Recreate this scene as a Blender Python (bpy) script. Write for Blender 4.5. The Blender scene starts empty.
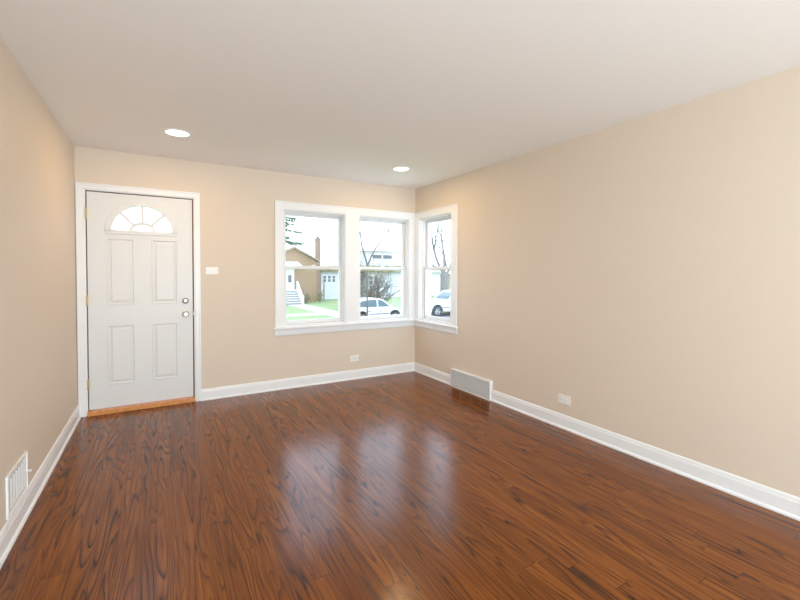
import bpy, bmesh, math, random
from mathutils import Vector, Matrix

# ---------------------------------------------------------------- camera, sky, lights, exposure
S = bpy.context.scene
COL = S.collection
PI = math.pi

cam_data = bpy.data.cameras.new('camera')
cam = bpy.data.objects.new('camera', cam_data)
COL.objects.link(cam)
PIT, ROL, YAW = -0.0232, 0.0040, 0.5322
fw = Vector((math.sin(YAW) * math.cos(PIT), math.cos(YAW) * math.cos(PIT), math.sin(PIT)))
rt0 = Vector((math.cos(YAW), -math.sin(YAW), 0))
up0 = rt0.cross(fw)
rt = rt0 * math.cos(ROL) + up0 * math.sin(ROL)
up = -rt0 * math.sin(ROL) + up0 * math.cos(ROL)
cm = Matrix((rt, up, -fw)).transposed().to_4x4()
cm.translation = Vector((-2.968, -4.640, 1.3206))
cam.matrix_world = cm
cam_data.sensor_width = 36
cam_data.lens = 409.27 / 800 * 36
cam_data.shift_y = -17.66 / 800
cam_data.clip_start = 0.02
cam_data.clip_end = 400
S.camera = cam

world = bpy.data.worlds.new('overcast_sky')
S.world = world
world.use_nodes = True
wn = world.node_tree
wn.nodes.clear()
wo = wn.nodes.new('ShaderNodeOutputWorld')
wb = wn.nodes.new('ShaderNodeBackground')
wr = wn.nodes.new('ShaderNodeValToRGB')
wt = wn.nodes.new('ShaderNodeTexCoord')
ws = wn.nodes.new('ShaderNodeSeparateXYZ')
wn.links.new(wt.outputs['Generated'], ws.inputs[0])
wn.links.new(ws.outputs['Z'], wr.inputs[0])
wr.color_ramp.elements[0].position = 0.0
wr.color_ramp.elements[0].color = (0.75, 0.86, 1.0, 1)
wr.color_ramp.elements[1].position = 0.7
wr.color_ramp.elements[1].color = (0.64, 0.78, 1.0, 1)
wn.links.new(wr.outputs[0], wb.inputs['Color'])
wb.inputs['Strength'].default_value = 3.2
wn.links.new(wb.outputs[0], wo.inputs['Surface'])


def area_light(name, loc, rot, sx, sy, power, color, shape='RECTANGLE'):
    d = bpy.data.lights.new(name, 'AREA')
    d.shape = shape
    d.size = sx
    if shape == 'RECTANGLE':
        d.size_y = sy
    d.energy = power
    d.color = color
    o = bpy.data.objects.new(name, d)
    COL.objects.link(o)
    o.location = loc
    o.rotation_euler = rot
    return o


# added area light standing in for daylight through the unseen rear opening
area_light('rear_fill', (-1.8, -8.25, 1.35), (math.radians(90), 0, 0), 3.2, 2.1, 62, (0.79, 0.94, 1.0))
# unseen up-facing fill light, added behind the viewer to brighten the ceiling
area_light('ceiling_fill', (-2.25, -6.85, 0.62), (math.radians(142), 0, 0), 2.4, 1.7, 96, (0.79, 0.94, 1.0))

S.view_settings.view_transform = 'Standard'
S.view_settings.look = 'None'
S.view_settings.gamma = 1
S.view_settings.exposure = 0.28
S.view_settings.use_curve_mapping = False
S.cycles.max_bounces = 12
S.cycles.diffuse_bounces = 8
S.cycles.transparent_max_bounces = 16
S.cycles.sample_clamp_indirect = 6.0
S.cycles.use_denoising = True
S.cycles.denoising_input_passes = 'RGB_ALBEDO_NORMAL'
S.cycles.denoising_prefilter = 'ACCURATE'


# ---------------------------------------------------------------- materials
def principled(name, color, rough=0.5, metal=0.0, spec=0.5, noise=None, bump=None):
    m = bpy.data.materials.new(name)
    m.use_nodes = True
    nt = m.node_tree
    b = nt.nodes['Principled BSDF']
    b.inputs['Base Color'].default_value = (*color, 1)
    b.inputs['Roughness'].default_value = rough
    b.inputs['Metallic'].default_value = metal
    b.inputs['Specular IOR Level'].default_value = spec
    if noise or bump:
        tc = nt.nodes.new('ShaderNodeTexCoord')
    if noise:
        scale, c2, lo, hi = noise
        n = nt.nodes.new('ShaderNodeTexNoise')
        n.inputs['Scale'].default_value = scale
        n.inputs['Detail'].default_value = 4
        nt.links.new(tc.outputs['Object'], n.inputs['Vector'])
        r = nt.nodes.new('ShaderNodeValToRGB')
        r.color_ramp.elements[0].position = lo
        r.color_ramp.elements[1].position = hi
        r.color_ramp.elements[0].color = (*color, 1)
        r.color_ramp.elements[1].color = (*c2, 1)
        nt.links.new(n.outputs['Fac'], r.inputs[0])
        nt.links.new(r.outputs[0], b.inputs['Base Color'])
    if bump:
        scale, strength = bump
        n2 = nt.nodes.new('ShaderNodeTexNoise')
        n2.inputs['Scale'].default_value = scale
        n2.inputs['Detail'].default_value = 3
        nt.links.new(tc.outputs['Object'], n2.inputs['Vector'])
        bn = nt.nodes.new('ShaderNodeBump')
        bn.inputs['Strength'].default_value = strength
        bn.inputs['Distance'].default_value = 0.002
        nt.links.new(n2.outputs['Fac'], bn.inputs['Height'])
        nt.links.new(bn.outputs['Normal'], b.inputs['Normal'])
    return m


def emitter(name, color, strength):
    m = bpy.data.materials.new(name)
    m.use_nodes = True
    nt = m.node_tree
    b = nt.nodes['Principled BSDF']
    b.inputs['Base Color'].default_value = (0.9, 0.9, 0.88, 1)
    b.inputs['Emission Color'].default_value = (*color, 1)
    b.inputs['Emission Strength'].default_value = strength
    return m


def pane_glass(name, tint=(0.97, 0.985, 0.98)):
    m = bpy.data.materials.new(name)
    m.use_nodes = True
    nt = m.node_tree
    nt.nodes.clear()
    o = nt.nodes.new('ShaderNodeOutputMaterial')
    mx = nt.nodes.new('ShaderNodeMixShader')
    tr = nt.nodes.new('ShaderNodeBsdfTransparent')
    gl = nt.nodes.new('ShaderNodeBsdfGlossy')
    lw = nt.nodes.new('ShaderNodeLayerWeight')
    lw.inputs['Blend'].default_value = 0.5
    pw = nt.nodes.new('ShaderNodeMath'); pw.operation = 'POWER'
    pw.inputs[1].default_value = 5.0
    nt.links.new(lw.outputs['Facing'], pw.inputs[0])
    fr = nt.nodes.new('ShaderNodeMath'); fr.operation = 'MULTIPLY_ADD'
    fr.inputs[1].default_value = 0.95
    fr.inputs[2].default_value = 0.04
    nt.links.new(pw.outputs[0], fr.inputs[0])
    tr.inputs['Color'].default_value = (*tint, 1)
    gl.inputs['Roughness'].default_value = 0.02
    nt.links.new(fr.outputs[0], mx.inputs[0])
    nt.links.new(tr.outputs[0], mx.inputs[1])
    nt.links.new(gl.outputs[0], mx.inputs[2])
    nt.links.new(mx.outputs[0], o.inputs['Surface'])
    return m


def brick_mat(name, c1, c2, mortar, sc=1.0):
    m = bpy.data.materials.new(name)
    m.use_nodes = True
    nt = m.node_tree
    b = nt.nodes['Principled BSDF']
    tc = nt.nodes.new('ShaderNodeTexCoord')
    sp = nt.nodes.new('ShaderNodeSeparateXYZ')
    nt.links.new(tc.outputs['Object'], sp.inputs[0])
    ad = nt.nodes.new('ShaderNodeMath')
    nt.links.new(sp.outputs['X'], ad.inputs[0])
    nt.links.new(sp.outputs['Y'], ad.inputs[1])
    cb = nt.nodes.new('ShaderNodeCombineXYZ')
    nt.links.new(ad.outputs[0], cb.inputs['X'])
    nt.links.new(sp.outputs['Z'], cb.inputs['Y'])
    br = nt.nodes.new('ShaderNodeTexBrick')
    nt.links.new(cb.outputs[0], br.inputs['Vector'])
    br.inputs['Color1'].default_value = (*c1, 1)
    br.inputs['Color2'].default_value = (*c2, 1)
    br.inputs['Mortar'].default_value = (*mortar, 1)
    br.inputs['Scale'].default_value = 4.0 * sc
    br.inputs['Mortar Size'].default_value = 0.02
    nt.links.new(br.outputs['Color'], b.inputs['Base Color'])
    b.inputs['Roughness'].default_value = 0.85
    return m


def siding_mat(name, color, pitch=0.14):
    m = bpy.data.materials.new(name)
    m.use_nodes = True
    nt = m.node_tree
    b = nt.nodes['Principled BSDF']
    b.inputs['Base Color'].default_value = (*color, 1)
    b.inputs['Roughness'].default_value = 0.7
    tc = nt.nodes.new('ShaderNodeTexCoord')
    sp = nt.nodes.new('ShaderNodeSeparateXYZ')
    nt.links.new(tc.outputs['Object'], sp.inputs[0])
    dv = nt.nodes.new('ShaderNodeMath'); dv.operation = 'DIVIDE'
    dv.inputs[1].default_value = pitch
    nt.links.new(sp.outputs['Z'], dv.inputs[0])
    fc = nt.nodes.new('ShaderNodeMath'); fc.operation = 'FRACT'
    nt.links.new(dv.outputs[0], fc.inputs[0])
    bn = nt.nodes.new('ShaderNodeBump')
    bn.invert = True
    bn.inputs['Distance'].default_value = 0.02
    nt.links.new(fc.outputs[0], bn.inputs['Height'])
    nt.links.new(bn.outputs['Normal'], b.inputs['Normal'])
    return m


def oak_floor():
    m = bpy.data.materials.new('stained_oak_strip_floor')
    m.use_nodes = True
    nt = m.node_tree
    b = nt.nodes['Principled BSDF']
    L = nt.links.new

    def math_(op, a, c=None, d=None):
        n = nt.nodes.new('ShaderNodeMath')
        n.operation = op
        for i, v in enumerate((a, c, d)):
            if v is None:
                continue
            if isinstance(v, (int, float)):
                n.inputs[i].default_value = v
            else:
                L(v, n.inputs[i])
        return n.outputs[0]

    def comb(x, y, z):
        n = nt.nodes.new('ShaderNodeCombineXYZ')
        for i, v in enumerate((x, y, z)):
            if isinstance(v, (int, float)):
                n.inputs[i].default_value = v
            else:
                L(v, n.inputs[i])
        return n.outputs[0]

    def noise(vec, scale, detail=2.0, rough=0.5, dist=0.0):
        n = nt.nodes.new('ShaderNodeTexNoise')
        n.inputs['Scale'].default_value = scale
        n.inputs['Detail'].default_value = detail
        n.inputs['Roughness'].default_value = rough
        n.inputs['Distortion'].default_value = dist
        L(vec, n.inputs['Vector'])
        return n.outputs['Fac']

    def ramp(fac, stops):
        n = nt.nodes.new('ShaderNodeValToRGB')
        cr = n.color_ramp
        while len(cr.elements) < len(stops):
            cr.elements.new(0.5)
        for e, (p, c) in zip(cr.elements, stops):
            e.position = p
            e.color = (*c, 1)
        L(fac, n.inputs[0])
        return n.outputs[0]

    def mix(fac, a, c, blend='MIX'):
        n = nt.nodes.new('ShaderNodeMix')
        n.data_type = 'RGBA'
        n.blend_type = blend
        if isinstance(fac, (int, float)):
            n.inputs[0].default_value = fac
        else:
            L(fac, n.inputs[0])
        for sock, v in ((n.inputs[6], a), (n.inputs[7], c)):
            if isinstance(v, tuple):
                sock.default_value = (*v, 1)
            else:
                L(v, sock)
        return n.outputs[2]

    tc = nt.nodes.new('ShaderNodeTexCoord')
    sp = nt.nodes.new('ShaderNodeSeparateXYZ')
    L(tc.outputs['Object'], sp.inputs[0])
    X, Y = sp.outputs['X'], sp.outputs['Y']
    WID = 0.083
    u = math_('DIVIDE', X, WID)
    row = math_('FLOOR', u)
    fu = math_('FRACT', u)
    wn1 = nt.nodes.new('ShaderNodeTexWhiteNoise'); wn1.noise_dimensions = '1D'
    L(row, wn1.inputs['W'])
    r1 = wn1.outputs['Value']
    v = math_('ADD', math_('DIVIDE', Y, 1.7), math_('MULTIPLY', r1, 9.0))
    seg = math_('FLOOR', v)
    fv = math_('FRACT', v)
    wn2 = nt.nodes.new('ShaderNodeTexWhiteNoise'); wn2.noise_dimensions = '2D'
    L(comb(row, seg, 0.0), wn2.inputs['Vector'])
    idv = wn2.outputs['Value']
    wn3 = nt.nodes.new('ShaderNodeTexWhiteNoise'); wn3.noise_dimensions = '2D'
    L(comb(math_('ADD', row, 37.3), seg, 0.0), wn3.inputs['Vector'])
    id2 = wn3.outputs['Value']
    # growth rings: contour bands of a noise field stretched along the plank
    gx = math_('MULTIPLY', X, 9.0)
    gy = math_('MULTIPLY', Y, 0.75)
    g = noise(comb(gx, gy, math_('MULTIPLY', idv, 80.0)), 1.0, 1.5, 0.45, 0.35)
    nb = math_('ADD', math_('MULTIPLY', id2, 13.0), 8.0)
    tilt = math_('MULTIPLY', fu, math_('MULTIPLY_ADD', id2, 2.0, 1.0))
    band = math_('FRACT', math_('ADD', math_('MULTIPLY', g, nb), tilt))
    line = math_('POWER', band, 4.0)
    edge = math_('SUBTRACT', 1.0, math_('SMOOTH_MIN', math_('DIVIDE', band, 0.12), 1.0, 0.1))
    rings = math_('MAXIMUM', line, math_('MULTIPLY', edge, 0.8))
    # straight fine pores
    p1 = noise(comb(math_('MULTIPLY', X, 120.0), math_('MULTIPLY', Y, 4.0), math_('MULTIPLY', idv, 30.0)), 1.0, 2.0, 0.6)
    p2 = noise(comb(math_('MULTIPLY', X, 70.0), math_('MULTIPLY', Y, 2.2), math_('MULTIPLY', idv, 50.0)), 1.0, 3.0, 0.6)
    ptone = math_('MULTIPLY', math_('ADD', p1, p2), 0.5)
    base = ramp(ptone, [(0.24, FLOOR_D), (0.50, FLOOR_M), (0.77, FLOOR_L)])
    ringamt = math_('MULTIPLY', rings, math_('ADD', math_('MULTIPLY', noise(comb(math_('MULTIPLY', X, 11.0), math_('MULTIPLY', Y, 1.1), math_('MULTIPLY', idv, 60.0)), 1.0), 2.3), -0.35))
    rc = nt.nodes.new('ShaderNodeClamp')
    L(ringamt, rc.inputs[0])
    col = mix(rc.outputs[0], base, FLOOR_R)
    tone = ramp(idv, [(0.0, (0.80, 0.78, 0.78)), (0.5, (1.0, 1.0, 1.0)), (1.0, (1.15, 1.20, 1.25))])
    col = mix(1.0, col, tone, 'MULTIPLY')
    # joints
    ju = math_('MINIMUM', fu, math_('SUBTRACT', 1.0, fu))
    jv = math_('MINIMUM', fv, math_('SUBTRACT', 1.0, fv))
    j1 = math_('LESS_THAN', ju, 0.014)
    j2 = math_('LESS_THAN', jv, 0.0009)
    j = math_('MAXIMUM', j1, j2)
    col = mix(math_('MULTIPLY', j, 0.6), col, (0.02, 0.007, 0.004))
    L(col, b.inputs['Base Color'])
    rr = math_('ADD', math_('MULTIPLY', rings, 0.06), FLOOR_ROUGH)
    L(rr, b.inputs['Roughness'])
    b.inputs['IOR'].default_value = 1.5
    b.inputs['Specular IOR Level'].default_value = 0.36
    bn = nt.nodes.new('ShaderNodeBump')
    bn.inputs['Strength'].default_value = 0.10
    bn.inputs['Distance'].default_value = 0.0012
    h = math_('SUBTRACT', math_('MULTIPLY', p2, 0.5), math_('ADD', math_('MULTIPLY', rings, 0.6), math_('MULTIPLY', j, 1.0)))
    L(h, bn.inputs['Height'])
    L(bn.outputs['Normal'], b.inputs['Normal'])
    return m


FLOOR_D, FLOOR_M, FLOOR_L, FLOOR_R = (0.110, 0.027, 0.004), (0.205, 0.058, 0.007), (0.31, 0.100, 0.015), (0.042, 0.010, 0.002)
FLOOR_ROUGH = 0.18

M = {
    'wall': principled('peach_wall_paint', (0.715, 0.62, 0.515), 0.55, spec=0.3, bump=(60, 0.05)),
    'ceiling': principled('ceiling_paint', (0.88, 0.87, 0.85), 0.8, spec=0.2, bump=(80, 0.05)),
    'floor': oak_floor(),
    'trim': principled('white_gloss_trim', (0.84, 0.855, 0.87), 0.32, bump=(40, 0.03)),
    'vinyl': principled('white_vinyl', (0.77, 0.78, 0.785), 0.4, bump=(50, 0.02)),
    'door': principled('pale_grey_door_paint', (0.74, 0.755, 0.755), 0.38, bump=(90, 0.04)),
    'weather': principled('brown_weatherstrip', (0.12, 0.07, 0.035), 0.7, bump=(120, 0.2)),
    'wood': principled('orange_oak_threshold', (0.60, 0.23, 0.06), 0.4, noise=(30, (0.72, 0.32, 0.10), 0.35, 0.65)),
    'nickel': principled('satin_nickel', (0.42, 0.39, 0.35), 0.34, metal=1.0, bump=(200, 0.03)),
    'brass': principled('dull_brass', (0.62, 0.46, 0.22), 0.35, metal=1.0, bump=(200, 0.03)),
    'black': principled('dark_grille_shade', (0.02, 0.018, 0.016), 0.8, bump=(60, 0.1)),  # darkness inside the baseboard grille, given as a colour
    'slot': principled('dark_slot', (0.06, 0.055, 0.05), 0.6, bump=(60, 0.1)),
    'plate': principled('white_plastic_plate', (0.85, 0.85, 0.82), 0.35, bump=(90, 0.02)),
    'vent': principled('white_enamel_steel', (0.83, 0.84, 0.84), 0.4, bump=(90, 0.02)),
    'lens': emitter('warm_lamp_lens', (1.0, 0.94, 0.84), 2.5),
    'glass': pane_glass('window_glass'),
    'latch': principled('brushed_strike_plate', (0.20, 0.16, 0.12), 0.4, metal=0.8, bump=(90, 0.05)),
    # outdoors
    'lawn': principled('spring_lawn', (0.19, 0.29, 0.10), 0.9, noise=(3, (0.30, 0.34, 0.16), 0.35, 0.7)),
    'concrete': principled('pale_concrete', (0.52, 0.51, 0.49), 0.85, noise=(2, (0.44, 0.43, 0.41), 0.4, 0.7)),
    'asphalt': principled('worn_asphalt', (0.27, 0.27, 0.28), 0.9, noise=(2, (0.22, 0.22, 0.23), 0.4, 0.7)),
    'brick': brick_mat('tan_brick', (0.30, 0.175, 0.085), (0.36, 0.22, 0.115), (0.36, 0.30, 0.23)),
    'redbrick': brick_mat('brown_chimney_brick', (0.27, 0.165, 0.11), (0.32, 0.21, 0.14), (0.32, 0.28, 0.23)),
    'shingle': principled('weathered_shingles', (0.26, 0.21, 0.15), 0.9, noise=(6, (0.34, 0.29, 0.21), 0.4, 0.6)),
    'olive': principled('mossy_olive_shingles', (0.14, 0.115, 0.05), 0.9, noise=(2.2, (0.30, 0.26, 0.13), 0.45, 0.55)),
    'siding': siding_mat('white_siding', (0.64, 0.65, 0.65)),
    'cream': siding_mat('cream_siding', (0.52, 0.46, 0.34)),
    'beige': brick_mat('beige_brick', (0.46, 0.39, 0.29), (0.51, 0.44, 0.34), (0.49, 0.45, 0.37)),
    'whitepaint': principled('white_exterior_paint', (0.80, 0.80, 0.79), 0.6, bump=(20, 0.1)),
    'darkglass': principled('dark_house_glass', (0.10, 0.12, 0.14), 0.12, bump=(3, 0.02)),
    'carpaint': principled('white_car_paint', (0.80, 0.81, 0.82), 0.2, bump=(5, 0.01)),
    'carglass': principled('tinted_car_glass', (0.08, 0.13, 0.14), 0.08, bump=(5, 0.01)),
    'rubber': principled('black_rubber', (0.03, 0.03, 0.03), 0.8, bump=(60, 0.2)),
    'greyplastic': principled('grey_bumper_plastic', (0.07, 0.07, 0.075), 0.6, bump=(40, 0.1)),
    'rim': principled('alloy_wheel_rim', (0.55, 0.55, 0.56), 0.3, metal=0.8, bump=(40, 0.02)),
    'redlens': principled('red_tail_lens', (0.45, 0.03, 0.02), 0.2, bump=(40, 0.02)),
    'clearlens': principled('clear_headlamp_lens', (0.6, 0.63, 0.65), 0.1, bump=(40, 0.02)),
    'bark': principled('grey_brown_bark', (0.12, 0.10, 0.085), 0.9, noise=(25, (0.19, 0.165, 0.14), 0.4, 0.6)),
    'palebark': principled('pale_grey_bark', (0.33, 0.30, 0.27), 0.9, noise=(25, (0.44, 0.40, 0.36), 0.4, 0.6)),
    'needle': principled('dark_spruce_needles', (0.05, 0.13, 0.05), 0.8, noise=(12, (0.10, 0.22, 0.08), 0.4, 0.6)),
    'bud': principled('olive_yellow_leaves', (0.32, 0.30, 0.08), 0.8, noise=(12, (0.24, 0.26, 0.08), 0.4, 0.6)),
    'shrubleaf': principled('tan_shrub_leaves', (0.32, 0.25, 0.14), 0.9, noise=(12, (0.20, 0.20, 0.10), 0.4, 0.6)),
    'vent_shade': principled('grey_louver_shade', (0.36, 0.36, 0.35), 0.6, bump=(60, 0.05)),  # mid-grey colour painted as the shadow in the wall register
    'riser': principled('grey_step_riser', (0.26, 0.25, 0.24), 0.8, bump=(20, 0.1)),
    'roofmembrane': principled('white_porch_roof', (0.82, 0.82, 0.82), 0.6, bump=(20, 0.1)),
}


# ---------------------------------------------------------------- mesh helpers
def NB():
    return bmesh.new()


def box(bm, x0, x1, y0, y1, z0, z1):
    vs = [bm.verts.new(p) for p in ((x0, y0, z0), (x1, y0, z0), (x1, y1, z0), (x0, y1, z0),
                                    (x0, y0, z1), (x1, y0, z1), (x1, y1, z1), (x0, y1, z1))]
    for f in ((0, 3, 2, 1), (4, 5, 6, 7), (0, 1, 5, 4), (1, 2, 6, 5), (2, 3, 7, 6), (3, 0, 4, 7)):
        bm.faces.new([vs[i] for i in f])
    return vs


def sweep(bm, prof, a, b, out, upv=Vector((0, 0, 1)), close=True):
    """profile of (out, up) points extruded from a to b"""
    a, b, out = Vector(a), Vector(b), Vector(out)
    ra = [bm.verts.new(a + out * p[0] + upv * p[1]) for p in prof]
    rb = [bm.verts.new(b + out * p[0] + upv * p[1]) for p in prof]
    n = len(prof)
    for i in range(n):
        bm.faces.new((ra[i], ra[(i + 1) % n], rb[(i + 1) % n], rb[i]))
    bm.faces.new(list(reversed(ra)))
    bm.faces.new(rb)


def prism(bm, pts, axis, t0, t1):
    """closed outline; axis 'y': pts are (x,z) extruded in y; 'x': pts (y,z); 'z': pts (x,y)"""
    def mk(p, t):
        return {'y': (p[0], t, p[1]), 'x': (t, p[0], p[1]), 'z': (p[0], p[1], t)}[axis]
    a = [bm.verts.new(mk(p, t0)) for p in pts]
    b = [bm.verts.new(mk(p, t1)) for p in pts]
    n = len(pts)
    for i in range(n):
        bm.faces.new((a[i], a[(i + 1) % n], b[(i + 1) % n], b[i]))
    bm.faces.new(list(reversed(a)))
    bm.faces.new(b)


def lathe(bm, prof, origin, axis, seg=24):
    """prof list of (r, h) revolved about axis through origin"""
    o = Vector(origin)
    ax = Vector(axis).normalized()
    t = Vector((1, 0, 0)) if abs(ax.x) < 0.9 else Vector((0, 1, 0))
    e1 = ax.cross(t).normalized()
    e2 = ax.cross(e1)
    rings = []
    for r, h in prof:
        if r < 1e-6:
            rings.append([bm.verts.new(o + ax * h)])
        else:
            rings.append([bm.verts.new(o + ax * h + (e1 * math.cos(2 * PI * k / seg) + e2 * math.sin(2 * PI * k / seg)) * r) for k in range(seg)])
    for A, B in zip(rings, rings[1:]):
        if len(A) == 1 and len(B) == 1:
            continue
        for k in range(seg):
            k2 = (k + 1) % seg
            if len(A) == 1:
                bm.faces.new((A[0], B[k], B[k2]))
            elif len(B) == 1:
                bm.faces.new((A[k], B[0], A[k2]))
            else:
                bm.faces.new((A[k], B[k], B[k2], A[k2]))


def tube(bm, pts, radii, seg=6, cap=True):
    pts = [Vector(p) for p in pts]
    if isinstance(radii, (int, float)):
        radii = [radii] * len(pts)
    rings = []
    n = len(pts)
    ref = None
    for i, p in enumerate(pts):
        d = (pts[min(i + 1, n - 1)] - pts[max(i - 1, 0)]).normalized()
        if ref is None:
            ref = Vector((0, 0, 1)) if abs(d.z) < 0.9 else Vector((1, 0, 0))
        e1 = d.cross(ref)
        if e1.length < 1e-4:
            e1 = d.cross(Vector((0, 1, 0)))
        e1.normalize()
        e2 = d.cross(e1)
        ref = e2.cross(d) * -1 if False else ref
        rings.append([bm.verts.new(p + (e1 * math.cos(2 * PI * k / seg) + e2 * math.sin(2 * PI * k / seg)) * radii[i]) for k in range(seg)])
    for A, B in zip(rings, rings[1:]):
        for k in range(seg):
            k2 = (k + 1) % seg
            bm.faces.new((A[k], A[k2], B[k2], B[k]))
    if cap:
        bm.faces.new(list(reversed(rings[0])))
        bm.faces.new(rings[-1])


def obj(name, bm, mat, parent=None, bevel=0.0, seg=2, smooth=False):
    bmesh.ops.recalc_face_normals(bm, faces=bm.faces)
    if bevel > 0:
        es = [e for e in bm.edges if len(e.link_faces) == 2 and e.calc_face_angle(0) > 0.6]
        bmesh.ops.bevel(bm, geom=es, offset=bevel, segments=seg, profile=0.6, affect='EDGES', clamp_overlap=True)
    me = bpy.data.meshes.new(name)
    bm.to_mesh(me)
    bm.free()
    if smooth:
        for p in me.polygons:
            p.use_smooth = True
        me.set_sharp_from_angle(angle=0.7)
    me.materials.append(mat)
    o = bpy.data.objects.new(name, me)
    COL.objects.link(o)
    if parent:
        o.parent = parent
    return o


def tag(o, label=None, cat=None, group=None, kind=None):
    if label:
        o['label'] = label
    if cat:
        o['category'] = cat
    if group:
        o['group'] = group
    if kind:
        o['kind'] = kind
    return o


def empty(name, loc=(0, 0, 0), rotz=0.0):
    o = bpy.data.objects.new(name, None)
    COL.objects.link(o)
    o.empty_display_size = 0.1
    o.location = loc
    o.rotation_euler = (0, 0, rotz)
    return o


def kids(o):
    return [c for c in COL.objects if c.parent == o]


def copy_tree(o, parent=None):
    c = o.copy()
    COL.objects.link(c)
    c.parent = parent
    for ch in kids(o):
        copy_tree(ch, c)
    return c


def struct(name, bm, mat, label, cat, bevel=0.0, smooth=False):
    return tag(obj(name, bm, mat, None, bevel, 2, smooth), label, cat, None, 'structure')


# ---------------------------------------------------------------- room shell
W, H, REAR = 3.61, 2.44, -8.0
TB = 0.17                      # outer wall thickness
W1 = (-1.765, -1.010)          # window openings
W2 = (-0.835, -0.095)
W3 = (-0.800, -0.110)          # in y, on the right wall
WZ0, WZ1 = 0.705, 2.035
D0, D1, DZ = -3.555, -2.645, 2.075


def wall_cells(bm, axis, ts, holes, t0, t1, c0, c1, zmax):
    """wall along an axis from t0 to t1, thickness c0..c1, with rectangular holes (ta, tb, za, zb)"""
    cuts = sorted({t0, t1, *[h[0] for h in holes], *[h[1] for h in holes]})
    zs = sorted({0.0, zmax, *[h[2] for h in holes], *[h[3] for h in holes]})
    for a, b in zip(cuts, cuts[1:]):
        run = None
        for z0, z1 in zip(zs, zs[1:]):
            inside = any(h[0] <= a + 1e-6 and b <= h[1] + 1e-6 and h[2] <= z0 + 1e-6 and z1 <= h[3] + 1e-6 for h in holes)
            if not inside:
                run = (run[0], z1) if run else (z0, z1)
            if inside or z1 == zs[-1]:
                if run:
                    if axis == 'x':
                        box(bm, a, b, c0, c1, run[0], run[1])
                    else:
                        box(bm, c0, c1, a, b, run[0], run[1])
                run = None


bm = NB(); box(bm, -W, 0, REAR, 0, -0.06, 0.0)
struct('floor', bm, M['floor'], 'glossy reddish brown stained oak strip floor', 'floor')
bm = NB(); box(bm, -W - 0.17, TB, REAR - 0.17, TB, H, H + 0.10)
struct('ceiling', bm, M['ceiling'], 'plain off-white painted ceiling', 'ceiling')
bm = NB()
wall_cells(bm, 'x', None, [(W1[0], W1[1], WZ0, WZ1), (W2[0], W2[1], WZ0, WZ1), (D0, D1, 0.0, DZ)], -W, TB, 0.0, TB, H)
struct('wall_back', bm, M['wall'], 'peach painted wall with the front door and two windows', 'wall')
bm = NB()
wall_cells(bm, 'y', None, [(W3[0], W3[1], WZ0, WZ1)], REAR, 0.0, 0.0, TB, H)
struct('wall_right', bm, M['wall'], 'long peach painted wall on the right with one corner window', 'wall')
bm = NB(); box(bm, -W - 0.17, -W, REAR, TB, 0, H)
struct('wall_left', bm, M['wall'], 'peach painted wall on the left with a low wall vent', 'wall')
bm = NB()
wall_cells(bm, 'x', None, [(-3.45, -0.15, 0.25, 2.38)], -W - 0.17, TB, REAR - 0.17, REAR, H)
struct('wall_rear', bm, M['wall'], 'peach wall behind the viewer with a wide opening', 'wall')

# baseboards: profile with stepped cap, and a quarter-round shoe
BB = [(0, 0), (0.026, 0), (0.026, 0.010), (0.021, 0.017), (0.015, 0.020), (0.014, 0.088), (0.011, 0.094), (0.010, 0.104), (0.006, 0.114), (0, 0.116)]
bm = NB()
sweep(bm, BB, (-2.612, 0, 0), (0, 0, 0), (0, -1, 0))
struct('baseboard_back', bm, M['trim'], 'white baseboard along the back wall right of the door', 'baseboard')
bm = NB()
sweep(bm, BB, (0, 0, 0), (0, -0.83, 0), (-1, 0, 0))
sweep(bm, BB, (0, -1.50, 0), (0, REAR, 0), (-1, 0, 0))
struct('baseboard_right', bm, M['trim'], 'white baseboard along the right wall, broken by a floor-level grille', 'baseboard')
bm = NB()
sweep(bm, BB, (-W, REAR, 0), (-W, 0, 0), (1, 0, 0))
struct('baseboard_left', bm, M['trim'], 'white baseboard along the left wall', 'baseboard')

# ---------------------------------------------------------------- front door
door = tag(empty('door_1', (0, 0, 0)), 'pale grey six-panel front door with a half-round fanlight', 'door', None, 'structure')
bm = NB()                      # jamb lining
box(bm, D0, D0 + 0.018, -0.002, TB, 0, DZ)
box(bm, D1 - 0.018, D1, -0.002, TB, 0, DZ)
box(bm, D0 + 0.018, D1 - 0.018, -0.002, TB, DZ - 0.016, DZ)
obj('jamb', bm, M['trim'], door, 0.002)
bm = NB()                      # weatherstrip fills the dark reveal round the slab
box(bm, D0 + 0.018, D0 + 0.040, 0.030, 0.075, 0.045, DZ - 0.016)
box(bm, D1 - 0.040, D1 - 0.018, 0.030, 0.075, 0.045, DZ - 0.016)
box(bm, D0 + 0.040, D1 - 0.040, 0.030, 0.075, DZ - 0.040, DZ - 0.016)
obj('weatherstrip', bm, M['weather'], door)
SX0, SX1, SZ0, SZ1 = D0 + 0.027, D1 - 0.030, 0.052, DZ - 0.026
SY = 0.012                     # face of the slab, then its thickness
FX, FZ, FRX, FRZ = -3.100, 1.700, 0.262, 0.262
PANELS = [(-3.388, -3.165, 1.005, 1.635), (-3.030, -2.805, 1.005, 1.635), (-3.388, -3.165, 0.260, 0.822), (-3.030, -2.805, 0.260, 0.822)]


def quad(bm, a, b, c, d):
    bm.faces.new([bm.verts.new(p) for p in (a, b, c, d)])


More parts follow.
